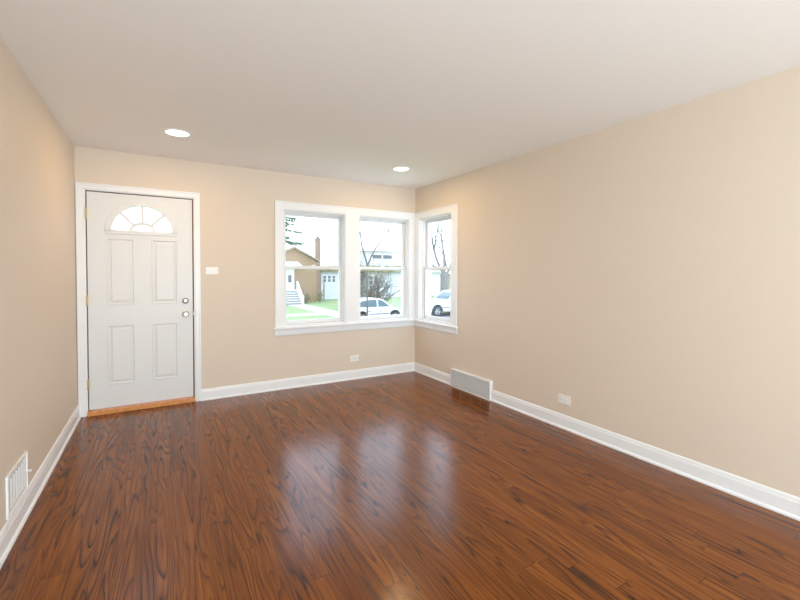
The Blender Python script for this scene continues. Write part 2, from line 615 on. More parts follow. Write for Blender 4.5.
def slab_face(bm, y, panels, flip):
    xs = sorted({SX0, SX1, FX - FRX, FX + FRX, *[p[0] for p in PANELS], *[p[1] for p in PANELS]})
    zs = sorted({SZ0, SZ1, FZ, FZ + FRZ, *[p[2] for p in PANELS], *[p[3] for p in PANELS]})
    for a, b in zip(xs, xs[1:]):
        for c, d in zip(zs, zs[1:]):
            mx, mz = (a + b) / 2, (c + d) / 2
            if FX - FRX < mx < FX + FRX and FZ < mz < FZ + FRZ:
                continue
            if any(p[0] < mx < p[1] and p[2] < mz < p[3] for p in PANELS):
                continue
            quad(bm, (a, y, c), (b, y, c), (b, y, d), (a, y, d))
    # face above the arch
    N = 28
    arc = [(FX - FRX * math.cos(PI * k / N), FZ + FRZ * math.sin(PI * k / N)) for k in range(N + 1)]
    for p, q in zip(arc, arc[1:]):
        quad(bm, (p[0], y, p[1]), (q[0], y, q[1]), (q[0], y, FZ + FRZ), (p[0], y, FZ + FRZ))
    s = 1 if flip else -1
    for x0, x1, z0, z1 in PANELS:
        prof = [(0, 0), (0.004, -0.002), (0.012, -0.002), (0.019, 0.006), (0.028, 0.006), (0.044, 0.001), (0.048, 0.001)]
        for (i0, h0), (i1, h1) in zip(prof, prof[1:]):
            ya, yb = y + (-s) * h0, y + (-s) * h1
            A = [(x0 + i0, z0 + i0), (x1 - i0, z0 + i0), (x1 - i0, z1 - i0), (x0 + i0, z1 - i0)]
            B = [(x0 + i1, z0 + i1), (x1 - i1, z0 + i1), (x1 - i1, z1 - i1), (x0 + i1, z1 - i1)]
            for k in range(4):
                l = (k + 1) % 4
                quad(bm, (A[k][0], ya, A[k][1]), (A[l][0], ya, A[l][1]), (B[l][0], yb, B[l][1]), (B[k][0], yb, B[k][1]))
        i, h = prof[-1]
        quad(bm, (x0 + i, y - s * h, z0 + i), (x1 - i, y - s * h, z0 + i), (x1 - i, y - s * h, z1 - i), (x0 + i, y - s * h, z1 - i))
    return arc


bm = NB()
arc = slab_face(bm, SY, PANELS, False)
slab_face(bm, SY + 0.044, PANELS, True)
for p, q in zip(arc, arc[1:]):
    quad(bm, (p[0], SY, p[1]), (q[0], SY, q[1]), (q[0], SY + 0.044, q[1]), (p[0], SY + 0.044, p[1]))
quad(bm, (FX - FRX, SY, FZ), (FX + FRX, SY, FZ), (FX + FRX, SY + 0.044, FZ), (FX - FRX, SY + 0.044, FZ))
for (a, b) in (((SX0, SZ0), (SX0, SZ1)), ((SX0, SZ1), (SX1, SZ1)), ((SX1, SZ1), (SX1, SZ0)), ((SX1, SZ0), (SX0, SZ0))):
    quad(bm, (a[0], SY, a[1]), (b[0], SY, b[1]), (b[0], SY + 0.044, b[1]), (a[0], SY + 0.044, a[1]))
bmesh.ops.remove_doubles(bm, verts=bm.verts, dist=0.0002)
slab = obj('slab', bm, M['door'], door)
# fanlight surround: ring following arch and sill
bm = NB()
N = 32


def arch_ring(bm, rx0, rz0, rx1, rz1, y0, y1, zb, n=N):
    rows = []
    for k in range(n + 1):
        t = PI * k / n
        c, s = math.cos(t), math.sin(t)
        rows.append([bm.verts.new(p) for p in ((FX - rx0 * c, y0, zb + rz0 * s), (FX - rx1 * c, y0, zb + rz1 * s),
                                               (FX - rx1 * c, y1, zb + rz1 * s), (FX - rx0 * c, y1, zb + rz0 * s))])
    for A, B in zip(rows, rows[1:]):
        for k in range(4):
            l = (k + 1) % 4
            bm.faces.new((A[k], A[l], B[l], B[k]))
    bm.faces.new(rows[0]); bm.faces.new(list(reversed(rows[-1])))


arch_ring(bm, 0.248, 0.248, 0.298, 0.292, SY - 0.010, SY + 0.002, FZ)
arch_ring(bm, 0.248, 0.248, 0.264, 0.263, SY + 0.001, SY + 0.044, FZ)
box(bm, FX - 0.298, FX + 0.298, SY - 0.010, SY + 0.020, FZ - 0.026, FZ + 0.012)
obj('fanlight_frame', bm, M['door'], slab, 0.003)
bm = NB()
pts = [(FX - 0.256 * math.cos(PI * k / N), FZ + 0.005 + 0.250 * math.sin(PI * k / N)) for k in range(N + 1)]
prism(bm, pts, 'y', SY + 0.020, SY + 0.024)
obj('fanlight_pane', bm, M['glass'], slab)
for ang in (45, 90, 135):
    bm = NB()
    c, s = math.cos(math.radians(ang)), math.sin(math.radians(ang))
    a = Vector((FX + c * 0.088, 0, FZ + 0.012 + s * 0.064)); b = Vector((FX + c * 0.255, 0, FZ + s * 0.255))
    d = (b - a).normalized(); n = Vector((-d.z, 0, d.x)) * 0.0125
    prism(bm, [((a + n).x, (a + n).z), ((a - n).x, (a - n).z), ((b - n).x, (b - n).z), ((b + n).x, (b + n).z)], 'y', SY + 0.006, SY + 0.034)
    obj('muntin', bm, M['door'], slab, 0.002)
bm = NB(); arch_ring(bm, 0.083, 0.060, 0.110, 0.087, SY + 0.005, SY + 0.035, FZ + 0.010, 20)
obj('inner_arch', bm, M['door'], slab, 0.002)
bm = NB()
box(bm, D0 + 0.018, D1 - 0.018, -0.030, TB, 0.0, 0.044)
obj('threshold', bm, M['wood'], door, 0.006)
bm = NB()
lathe(bm, [(0, 0), (0.031, 0.0), (0.031, 0.006), (0.026, 0.010), (0.013, 0.014), (0.012, 0.032), (0.020, 0.038), (0.027, 0.050), (0.027, 0.060), (0.020, 0.068), (0, 0.070)], (-2.741, SY, 0.897), (0, -1, 0), 28)
kn = obj('door_knob', bm, M['nickel'], slab, smooth=True)
bm = NB()
lathe(bm, [(0, 0), (0.030, 0.0), (0.030, 0.008), (0.024, 0.014), (0.017, 0.016), (0, 0.016)], (-2.741, SY, 1.031), (0, -1, 0), 28)
box(bm, -2.745, -2.737, SY - 0.034, SY - 0.014, 1.018, 1.044)
obj('deadbolt', bm, M['nickel'], slab, smooth=True)
for z in (0.285, 1.060, 1.850):
    bm = NB()
    box(bm, D0 + 0.017, D0 + 0.029, -0.002, SY + 0.02, z - 0.045, z + 0.045)
    lathe(bm, [(0, -0.050), (0.0055, -0.048), (0.0065, -0.045), (0.0065, 0.045), (0.0055, 0.048), (0, 0.050)], (D0 + 0.022, -0.006, z), (0, 0, 1), 12)
    obj('hinge', bm, M['brass'], door, smooth=True)
bm = NB(); box(bm, D1 - 0.030, D1 - 0.0165, -0.004, SY + 0.03, 0.872, 0.922)
obj('strike_plate', bm, M['latch'], door, 0.001)
# door casing
bm = NB()
CX0, CX1, CZ = -3.600, -2.607, 2.118
for a, b in ((CX0, D0 + 0.006), (D1 - 0.006, CX1)):
    box(bm, a, b, -0.016, 0, 0, CZ)
box(bm, D0 + 0.006, D1 - 0.006, -0.016, 0, DZ - 0.006, CZ)
box(bm, CX0 - 0.003, CX0 + 0.010, -0.022, 0, 0, CZ + 0.003)
box(bm, CX1 - 0.010, CX1 + 0.003, -0.022, 0, 0, CZ + 0.003)
box(bm, CX0 + 0.010, CX1 - 0.010, -0.022, 0, CZ - 0.010, CZ + 0.003)
struct('trim_1', bm, M['trim'], 'white flat casing around the front door', 'trim', 0.002)


# ---------------------------------------------------------------- windows (local x along the wall, y outward)
def rect_ring(bm, x0, x1, z0, z1, l, r, b, t, y0, y1):
    box(bm, x0, x0 + l, y0, y1, z0, z1)
    box(bm, x1 - r, x1, y0, y1, z0, z1)
    box(bm, x0 + l, x1 - r, y0, y1, z0, z0 + b)
    box(bm, x0 + l, x1 - r, y0, y1, z1 - t, z1)


def window(name, label, loc, rotz, w):
    r = tag(empty(name, loc, rotz), label, 'window', None, 'structure')
    z0, z1, zm = 0.0, WZ1 - WZ0, 0.672
    bm = NB()
    rect_ring(bm, 0, w, z0, z1, 0.014, 0.014, 0.018, 0.018, -0.001, TB)
    rect_ring(bm, 0.014, w - 0.014, z0 + 0.018, z1 - 0.018, 0.014, 0.014, 0.0005, 0.014, 0.040, 0.056)   # inner stop
    rect_ring(bm, 0.014, w - 0.014, z0 + 0.018, z1 - 0.018, 0.010, 0.010, 0.006, 0.010, 0.120, TB)       # blind stop
    obj('window_frame', bm, M['vinyl'], r, 0.0015)
    s = 0.015
    # lower sash, inner track
    bm = NB(); rect_ring(bm, s, w - s, 0.019, zm + 0.020, 0.040, 0.040, 0.042, 0.034, 0.058, 0.086)
    lo = obj('lower_sash', bm, M['vinyl'], r, 0.003)
    bm = NB(); box(bm, s + 0.036, w - s - 0.036, 0.070, 0.074, 0.055, zm - 0.010)
    obj('pane', bm, M['glass'], lo)
    bm = NB()
    box(bm, w / 2 - 0.028, w / 2 + 0.028, 0.058, 0.084, zm + 0.0195, zm + 0.026)
    lathe(bm, [(0, 0), (0.012, 0), (0.012, 0.010), (0, 0.010)], (w / 2, 0.072, zm + 0.026), (0, 0, 1), 14)
    box(bm, w / 2 - 0.004, w / 2 + 0.028, 0.066, 0.074, zm + 0.029, zm + 0.035)
    obj('sash_lock', bm, M['vinyl'], lo, 0.001)
    # upper sash, outer track
    bm = NB(); rect_ring(bm, s, w - s, zm - 0.020, z1 - 0.019, 0.040, 0.040, 0.034, 0.042, 0.090, 0.118)
    hi = obj('upper_sash', bm, M['vinyl'], r, 0.003)
    bm = NB(); box(bm, s + 0.036, w - s - 0.036, 0.102, 0.106, zm + 0.010, z1 - 0.057)
    obj('pane', bm, M['glass'], hi)
    return r


window('window_1', 'left double-hung window on the back wall, brick house seen beyond', (W1[0], 0, WZ0), 0, W1[1] - W1[0])
window('window_2', 'right double-hung window on the back wall beside the corner', (W2[0], 0, WZ0), 0, W2[1] - W2[0])
window('window_3', 'narrow double-hung window at the corner end of the right wall', (0, W3[1], WZ0), -PI / 2, W3[1] - W3[0])

# window casings
CT = 2.114
bm = NB()
for a, b in ((-1.852, W1[0] + 0.004), (W1[1] - 0.004, W2[0] + 0.004), (W2[1] - 0.004, -0.0165)):
    box(bm, a, b, -0.016, 0, WZ0, CT)
for a, b in (W1, W2):
    box(bm, a + 0.004, b - 0.004, -0.016, 0, WZ1 - 0.004, CT)
box(bm, -1.856, -1.842, -0.023, 0, WZ0, CT + 0.004)
box(bm, -1.842, -0.0235, -0.023, 0, CT - 0.010, CT + 0.004)
struct('trim_2', bm, M['trim'], 'white casing joining the two back-wall windows', 'trim', 0.002)
bm = NB()
for a, b in ((-0.905, W3[0] + 0.004), (W3[1] - 0.004, 0.0)):
    box(bm, -0.016, 0, a, b, WZ0, CT)
box(bm, -0.016, 0, W3[0] + 0.004, W3[1] - 0.004, WZ1 - 0.004, CT)
box(bm, -0.023, 0, -0.909, -0.895, WZ0, CT + 0.004)
box(bm, -0.023, 0, -0.895, 0, CT - 0.010, CT + 0.004)
struct('trim_3', bm, M['trim'], 'white casing around the right-wall window', 'trim', 0.002)
bm = NB()                      # stool runs round the corner as one board
prism(bm, [(-1.884, -0.046), (-0.046, -0.046), (-0.046, -0.932), (0, -0.932), (0, 0), (-1.884, 0)], 'z', WZ0 - 0.024, WZ0)
struct('trim_4', bm, M['trim'], 'white window stool board turning the corner under the windows', 'trim', 0.005)
bm = NB()
AP = [(0, 0), (0.010, 0), (0.014, 0.008), (0.014, 0.060), (0.018, 0.072), (0, 0.072)]
sweep(bm, AP, (-1.862, 0, WZ0 - 0.096), (0, 0, WZ0 - 0.096), (0, -1, 0))
sweep(bm, AP, (0, 0, WZ0 - 0.096), (0, -0.915, WZ0 - 0.096), (-1, 0, 0))
struct('trim_5', bm, M['trim'], 'white apron board under the window stool', 'trim')


# ---------------------------------------------------------------- recessed ceiling lights
def downlight(x, y, label):
    r = tag(empty('recessed_ceiling_light', (x, y, H)), label, 'ceiling light', 'recessed lights in the ceiling')
    bm = NB()
    lathe(bm, [(0.104, 0.0), (0.104, -0.003), (0.098, -0.006), (0.086, -0.006), (0.084, -0.002), (0.084, 0.0)], (0, 0, 0), (0, 0, 1), 40)
    obj('trim_ring', bm, M['plate'], r, smooth=True)
    bm = NB()
    lathe(bm, [(0, -0.0035), (0.060, -0.0035), (0.082, -0.002), (0.084, -0.0005), (0, -0.0005)], (0, 0, 0), (0, 0, 1), 40)
    obj('lens', bm, M['lens'], r, smooth=True)
    area_light('downlight_lamp', (x, y, H - 0.012), (0, 0, 0), 0.15, 0.15, DOWN_W, (1.0, 0.66, 0.34), 'DISK')
    return r


DOWN_W = 6.0
downlight(-2.83, -0.868, 'round recessed ceiling light in front of the door, larger in view')
downlight(-0.712, -0.828, 'round recessed ceiling light near the window corner')

# ---------------------------------------------------------------- wall fittings
# baseboard return grille on the right wall (local: x along wall, y out of the wall into the room)
g = tag(empty('baseboard_vent', (0, -0.830, 0), -PI / 2), 'white louvered grille at floor level in the right baseboard', 'vent')
GW, GH, GD = 0.668, 0.203, 0.034
bm = NB()
box(bm, 0, GW, -GD, -GD + 0.004, GH - 0.016, GH)
box(bm, 0, GW, -GD, -GD + 0.004, 0.0, 0.014)
box(bm, 0, 0.016, -GD, -GD + 0.004, 0.014, GH - 0.016)
box(bm, GW - 0.016, GW, -GD, -GD + 0.004, 0.014, GH - 0.016)
box(bm, 0, GW, -GD + 0.004, 0, GH - 0.004, GH)
box(bm, 0, 0.004, -GD + 0.004, 0, 0, GH - 0.004)
box(bm, GW - 0.004, GW, -GD + 0.004, 0, 0, GH - 0.004)
obj('vent_frame', bm, M['vent'], g, 0.001)
bm = NB(); box(bm, 0.004, GW - 0.004, -0.003, -0.0005, 0.002, GH - 0.004)  # black sheet painted in for the darkness behind the louvers
obj('shade_backing', bm, M['black'], g)
for k in range(3):
    bm = NB(); x = GW * (k + 1) / 4
    box(bm, x - 0.004, x + 0.004, -GD + 0.014, -0.004, 0.014, GH - 0.016)
    obj('divider', bm, M['vent'], g)
n = 18
for k in range(n):
    bm = NB()
    z = 0.018 + (GH - 0.042) * k / (n - 1)
    prism(bm, [(-GD + 0.004, z - 0.0004), (-GD + 0.004, z + 0.0006), (-GD + 0.021, z + 0.0066), (-GD + 0.021, z + 0.0056)], 'x', 0.016, GW - 0.016)
    obj('louver', bm, M['vent'], g)

# register on the left wall (local x along the wall towards the viewer, y away from the room)
v = tag(empty('wall_vent', (-W, -2.012, 0.126), PI / 2), 'white wall register above the left baseboard', 'vent')
VW, VH, VD = 0.342, 0.206, 0.009
bm = NB()
for (a, b, c, d) in ((0, VW, VH - 0.030, VH), (0, VW, 0, 0.030), (0, 0.040, 0.030, VH - 0.030), (VW - 0.030, VW, 0.030, VH - 0.030)):
    box(bm, a, b, -0.0035, 0, c, d)
for (a, b, c, d) in ((0, VW, VH - 0.004, VH), (0, VW, 0, 0.004), (0, 0.004, 0.004, VH - 0.004), (VW - 0.004, VW, 0.004, VH - 0.004)):
    box(bm, a, b, -VD, -0.0035, c, d)
obj('vent_frame', bm, M['vent'], v)
bm = NB(); box(bm, 0.040, VW - 0.030, -0.0015, -0.0003, 0.030, VH - 0.030)  # grey sheet stands in for shadow between the louvers
obj('shade_backing', bm, M['vent_shade'], v)
for k in range(6):
    bm = NB(); x = 0.062 + (VW - 0.114) * k / 5
    prism(bm, [(x - 0.009, -0.002), (x - 0.008, -0.002), (x + 0.006, -0.008), (x + 0.005, -0.008)], 'z', 0.030, VH - 0.030)
    obj('louver', bm, M['vent'], v)
bm = NB(); box(bm, VW - 0.020, VW - 0.010, -0.024, -0.0035, 0.096, 0.104); box(bm, VW - 0.026, VW - 0.004, -0.028, -0.023, 0.094, 0.106)
obj('lever', bm, M['vent'], v, 0.001)


def plate(name, label, cat, loc, rotz, w, h, kind):
    """horizontal cover plate; local y points into the wall"""
    r = tag(empty(name, loc, rotz), label, cat)
    bm = NB(); box(bm, -w / 2, w / 2, -0.006, 0, -h / 2, h / 2)
    obj('cover_plate', bm, M['plate'], r, 0.002)
    if kind == 'outlet':
        for s in (-1, 1):
            bm = NB()
            prism(bm, [(s * 0.021 + 0.0165 * math.cos(2 * PI * k / 20) * 0.9, 0.0175 * max(-0.78, min(0.78, math.sin(2 * PI * k / 20)))) for k in range(20)], 'y', -0.0085, -0.0055)
            rc = obj('receptacle', bm, M['plate'], r)
            bm = NB()
            box(bm, s * 0.021 - 0.007, s * 0.021 + 0.001, -0.0089, -0.0084, 0.0045, 0.0065)
            box(bm, s * 0.021 - 0.006, s * 0.021 + 0.001, -0.0089, -0.0084, -0.0065, -0.0045)
            lathe(bm, [(0, 0), (0.0022, 0), (0.0022, 0.0005), (0, 0.0005)], (s * 0.021 + 0.0075, -0.0084, 0), (0, -1, 0), 10)
            obj('slots', bm, M['slot'], rc)
        bm = NB(); lathe(bm, [(0, 0), (0.003, 0), (0.003, 0.001), (0, 0.0015)], (0, -0.006, 0), (0, -1, 0), 10)
        obj('screw', bm, M['nickel'], r)
    else:
        bm = NB(); box(bm, -0.026, 0.026, -0.0075, -0.0055, -0.013, 0.013)
        t = obj('switch_surround', bm, M['plate'], r, 0.001)
        bm = NB(); box(bm, -0.002, 0.012, -0.019, -0.007, -0.0045, 0.0045)
        obj('toggle', bm, M['plate'], t, 0.001)
        for s in (-1, 1):
            bm = NB(); lathe(bm, [(0, 0), (0.003, 0), (0.003, 0.001), (0, 0.0015)], (s * 0.041, -0.006, 0), (0, -1, 0), 10)
            obj('screw', bm, M['nickel'], r)
    return r


plate('light_switch', 'white light switch plate beside the front door', 'light switch', (-2.495, 0, 1.335), 0, 0.118, 0.074, 'switch')
plate('wall_outlet', 'white horizontal outlet on the back wall under the windows', 'outlet', (-0.888, 0, 0.258), 0, 0.118, 0.074, 'outlet')
plate('wall_outlet', 'white horizontal outlet low on the long right wall', 'outlet', (0, -2.368, 0.248), -PI / 2, 0.120, 0.076, 'outlet')


# ---------------------------------------------------------------- outdoors (ground about 1.75 m below the room's floor)
G = -1.75
bm = NB(); box(bm, -30, 70, 0.6, 90, G - 0.3, G)
struct('lawn', bm, M['lawn'], 'spring green lawn on both sides of the street', 'lawn')
bm = NB(); box(bm, -30, 70, 11.5, 20.2, G, G + 0.02)
struct('street', bm, M['asphalt'], 'pale grey street with the parked cars', 'street')
bm = NB()
box(bm, -30, 70, 20.2, 20.45, G, G + 0.12); box(bm, -30, 70, 11.25, 11.5, G, G + 0.12)
struct('kerb', bm, M['concrete'], 'pale concrete kerb edging the street', 'kerb')
bm = NB(); box(bm, -30, 70, 23.4, 25.2, G, G + 0.03)
struct('sidewalk', bm, M['concrete'], 'pale concrete sidewalk across the street', 'sidewalk')
bm = NB(); box(bm, 7.4, 9.1, 25.2, 34.9, G, G + 0.025); box(bm, 7.4, 9.1, 20.45, 23.4, G, G + 0.025)
struct('walkway', bm, M['concrete'], 'pale front walk leading to the brick house steps', 'walkway')


def house_window(parent, x0, x1, y, z0, z1, mull=1):
    bm = NB()
    box(bm, x0 - 0.07, x0, y - 0.05, y + 0.02, z0 - 0.07, z1 + 0.07)
    box(bm, x1, x1 + 0.07, y - 0.05, y + 0.02, z0 - 0.07, z1 + 0.07)
    box(bm, x0, x1, y - 0.05, y + 0.02, z0 - 0.07, z0)
    box(bm, x0, x1, y - 0.05, y + 0.02, z1, z1 + 0.07)
    for k in range(mull):
        zz = z0 + (z1 - z0) * (k + 1) / (mull + 1)
        box(bm, x0, x1, y - 0.04, y + 0.02, zz - 0.025, zz + 0.025)
    f = obj('window', bm, M['whitepaint'], parent)
    bm = NB(); box(bm, x0, x1, y - 0.02, y - 0.01, z0, z1)
    obj('pane', bm, M['darkglass'], f)


def gable(bm_w, bm_r, x0, x1, y0, y1, zb, ze, zr, over=0.35):
    """ridge along y: gable walls into bm_w, two roof slabs into bm_r"""
    xm = (x0 + x1) / 2
    prism(bm_w, [(x0, zb), (x1, zb), (x1, ze), (xm, zr), (x0, ze)], 'y', y0, y1)
    sl = (zr - ze) / (xm - x0)
    for s in (-1, 1):
        xe = xm + s * (xm - x0 + over)
        ze2 = ze - sl * over
        prism(bm_r, [(xm, zr + 0.02), (xe, ze2 + 0.02), (xe, ze2 + 0.20), (xm, zr + 0.20)], 'y', y0 - over, y1 + over)


# brick bungalow across the street
h1 = tag(empty('house', (7.6, 37.0, G)), 'tan brick bungalow with gabled front and white entry steps', 'house')


def at(o, bm):
    bmesh.ops.translate(bm, verts=bm.verts, vec=-Vector(o.location))
    return bm


def part(name, bm, mat, root, bevel=0.0, smooth=False):
    return obj(name, at(root, bm), mat, root, bevel, 2, smooth)


bw, br = NB(), NB()
box(bw, 3.6, 11.2, 38.4, 48.0, G, 1.9)
gable(bw, br, 6.55, 11.3, 37.0, 39.0, G, 2.55, 3.75, 0.30)
part('wall', bw, M['brick'], h1)
# main roof: hip running back from the gable
prism(br, [(38.1, 1.85), (48.3, 1.85), (43.2, 3.55)], 'x', 3.2, 11.55)
part('roof', br, M['shingle'], h1)
bm = NB()
for s in (-1, 1):
    xm = 8.925; xe = xm + s * 2.675; zr, ze = 3.97, 2.61
    prism(bm, [(xm, zr), (xe, ze), (xe, ze - 0.16), (xm, zr - 0.16)], 'y', 36.66, 36.70)
part('bargeboard', bm, M['shingle'], h1)
bm = NB()                      # white porch canopy with a low pitched face
prism(bm, [(35.4, 1.78), (35.4, 1.98), (37.0, 2.42), (37.0, 1.78)], 'x', 5.4, 9.35)
part('porch_canopy', bm, M['roofmembrane'], h1)
bm = NB(); box(bm, 8.10, 8.95, 36.92, 37.0, -0.45, 1.75)
part('door_surround', bm, M['whitepaint'], h1)
bm = NB(); box(bm, 8.33, 8.66, 36.88, 36.93, 0.30, 1.05)
part('door_pane', bm, M['darkglass'], h1)
for x in (5.55, 7.10):
    bm = NB(); box(bm, x, x + 0.20, 35.5, 35.7, -0.45, 1.78)
    part('porch_post', bm, M['whitepaint'], h1)
bm = NB(); box(bm, 5.4, 9.3, 35.6, 37.0, G, -0.45)
part('porch_floor', bm, M['whitepaint'], h1)
for k in range(6):
    bm = NB(); z1 = -0.45 - 0.215 * k
    box(bm, 7.2, 8.75, 35.6 - 0.28 * (k + 1), 35.6 - 0.28 * k, G, z1 - 0.06)
    st = part('step', bm, M['riser'], h1)
    bm = NB(); box(bm, 7.17, 8.78, 35.6 - 0.28 * (k + 1) - 0.03, 35.6 - 0.28 * k, z1 - 0.06, z1)
    tr = part('tread', bm, M['whitepaint'], h1)
    tr.parent = st
bm = NB()
prism(bm, [(35.6, -0.45), (33.9, G), (33.9, -0.95), (35.6, 0.45)], 'x', 8.80, 8.95)
box(bm, 8.78, 8.98, 33.75, 33.92, G, -0.85)
part('stair_rail', bm, M['whitepaint'], h1)
bm = NB()
prism(bm, [(35.6, -0.45), (33.9, G), (33.9, -0.95), (35.6, 0.45)], 'x', 7.0, 7.12)
part('stair_rail', bm, M['whitepaint'], h1)
bm = NB(); box(bm, 11.2, 12.15, 39.2, 46.0, G, 1.85)
part('side_wing', bm, M['brick'], h1)
bm = NB(); box(bm, 12.15, 12.60, 39.3, 39.9, G, 5.15); box(bm, 12.10, 12.65, 39.25, 39.95, 4.95, 5.08)
ch = part('chimney', bm, M['redbrick'], h1)
for y in (39.36, 39.64):
    bm = NB(); box(bm, 12.26, 12.48, y, y + 0.2, 5.15, 5.38)
    part('chimney_pot', bm, M['redbrick'], h1).parent = ch

# white sided house, to the right of the brick one
h2 = tag(empty('house', (14.9, 40.0, G)), 'white sided house with mossy roof edge right of the brick house', 'house')
bm = NB(); box(bm, 12.9, 17.6, 40.0, 50.0, G, 1.55)
part('wall', bm, M['siding'], h2)
bm = NB(); prism(bm, [(39.5, 1.45), (39.5, 1.60), (40.6, 2.15), (50.4, 2.15), (50.4, 1.45)], 'x', 12.7, 18.0)
part('roof', bm, M['olive'], h2)
for x in (13.15, 13.70, 14.25):
    bm = NB()
    house_window(h2, x - 14.9, x + 0.36 - 14.9, -0.0, 0.25 - G, 0.95 - G, 1)

# cream house behind the middle window
h3 = tag(empty('house', (23.2, 40.0, G)), 'cream house with olive roof edge behind the parked hatchback', 'house')
bm = NB(); box(bm, 18.6, 29.6, 40.0, 50.0, G, 1.45)
part('wall', bm, M['siding'], h3)
bm = NB(); prism(bm, [(39.4, 1.40), (39.4, 1.55), (40.6, 2.20), (50.4, 2.20), (50.4, 1.40)], 'x', 18.2, 24.0)
part('roof', bm, M['olive'], h3)
bm = NB(); box(bm, 24.0, 29.9, 39.5, 50.3, 1.40, 2.25)
part('flat_roof', bm, M['cream'], h3)
bm = NB(); box(bm, 20.6, 27.4, 44.0, 50.0, 2.2, 4.3)
part('upper_floor', bm, M['siding'], h3)
bm = NB(); prism(bm, [(43.6, 4.2), (43.6, 4.35), (47.0, 5.0), (50.4, 4.35), (50.4, 4.2)], 'x', 20.2, 27.8)
part('upper_roof', bm, M['whitepaint'], h3)
for x in (21.4, 23.0):
    house_window(h3, x - 23.2, x + 1.4 - 23.2, 4.0, 3.2 - G, 3.7 - G, 0)
for x in (18.95, 19.65):
    house_window(h3, x - 23.2, x + 0.5 - 23.2, 0.0, -0.1 - G, 0.95 - G, 1)
bm = NB()                      # garage door
box(bm, 24.6, 28.2, 39.93, 40.0, G, 0.35)
for k in range(4):
    box(bm, 24.7, 28.1, 39.90, 39.93, G + 0.12 + 0.5 * k, G + 0.52 + 0.5 * k)
part('garage_door', bm, M['whitepaint'], h3)

# beige brick house seen through the corner window
h4 = tag(empty('house', (36.0, 40.0, G)), 'beige brick house seen through the narrow corner window', 'house')
bm = NB(); box(bm, 31.2, 42.0, 40.0, 52.0, G + 0.0, 1.3)
part('wall', bm, M['beige'], h4)
bm = NB(); prism(bm, [(39.4, 1.2), (39.4, 1.4), (46.0, 2.2), (52.4, 1.4), (52.4, 1.2)], 'x', 30.7, 42.5)
part('roof', bm, M['roofmembrane'], h4)
for x in (32.0, 34.2, 36.4):
    house_window(h4, x - 36.0, x + 1.1 - 36.0, 0.0, -0.4 - G, 0.7 - G, 1)


# ---------------------------------------------------------------- trees and shrubs
def limb(bm, rng, p, d, length, r, depth, up_bias=0.12, wig=0.22, kmin=2):
    n = 5
    pts, rad = [p.copy()], [r]
    q = p.copy()
    dd = d.copy()
    for i in range(n):
        dd = (dd + Vector((rng.uniform(-wig, wig), rng.uniform(-wig, wig), rng.uniform(-wig, wig) + up_bias))).normalized()
        q = q + dd * (length / n)
        pts.append(q.copy())
        rad.append(r * (1 - 0.55 * (i + 1) / n))
    tube(bm, pts, rad, 5 if r > 0.02 else 4)
    if depth > 0:
        for k in range(rng.randint(kmin, kmin + 2)):
            i = rng.randint(2, n)
            ax = Vector((rng.uniform(-1, 1), rng.uniform(-1, 1), rng.uniform(-0.3, 0.6))).normalized()
            nd = (dd * 0.75 + ax * 0.75).normalized()
            limb(bm, rng, pts[i], nd, length * rng.uniform(0.5, 0.75), rad[i] * 0.65, depth - 1, up_bias, wig, kmin)
    return pts


def bare_tree(name, label, loc, trunk_pts, trunk_r, limbs, mat, seed, depth=3):
    rng = random.Random(seed)
    t = tag(empty(name, loc), label, 'tree')
    bm = NB(); tube(bm, trunk_pts, trunk_r, 9)
    obj('trunk', bm, M[mat], t, smooth=True)
    for (p, d, ln, r) in limbs:
        bm = NB()
        limb(bm, rng, Vector(p), Vector(d).normalized(), ln, r, depth)
        obj('branch', bm, M[mat], t)
    return t


bare_tree('young_tree', 'slender bare young tree in front of the white hatchback', (7.15, 16.2, G),
          [(0, 0, 0), (0.02, 0, 1.2), (-0.02, 0, 2.4), (0.03, 0, 3.45)], [0.06, 0.05, 0.045, 0.04],
          [((0.03, 0, 3.45), (-0.30, 0, 1), 3.0, 0.055), ((0.03, 0, 3.45), (0.34, 0.1, 1), 3.0, 0.055),
           ((0.0, 0, 2.9), (-0.7, 0.2, 0.6), 1.0, 0.02), ((0.0, 0, 2.7), (0.8, 0, 0.7), 1.0, 0.02),
           ((0.0, 0, 2.0), (0.9, 0.2, 0.5), 0.9, 0.02)], 'bark', 4, 2)
bare_tree('bare_tree', 'tall bare tree with leaning limbs beyond the corner window', (17.6, 23.0, G),
          [(0.3, 0, 0), (0.22, 0, 1.2), (0.1, 0, 2.2), (0.0, 0, 3.0)], [0.30, 0.25, 0.21, 0.18],
          [((0.0, 0, 3.0), (-0.62, 0.1, 1), 3.8, 0.14), ((0.05, 0, 2.9), (-0.25, 0.2, 1), 4.0, 0.12),
           ((0.1, 0, 2.8), (0.55, 0.1, 1), 3.4, 0.13), ((-0.1, 0, 3.3), (-1.0, 0, 0.45), 2.6, 0.08), ((0.3, 0, 3.4), (-0.15, 0, 1), 3.6, 0.08)], 'bark', 21, 3)
bare_tree('bare_tree', 'bare grey tree rising behind the brick house roof', (9.4, 52.0, G),
          [(0, 0, 0), (0.05, 0, 2), (0, 0, 4)], [0.25, 0.2, 0.15],
          [((0, 0, 4.0), (-0.3, 0, 1), 2.6, 0.07), ((0, 0, 4.0), (0.4, 0, 1), 2.4, 0.07), ((0, 0, 3.6), (-0.8, 0, 0.8), 2.0, 0.05)], 'palebark', 8, 2)


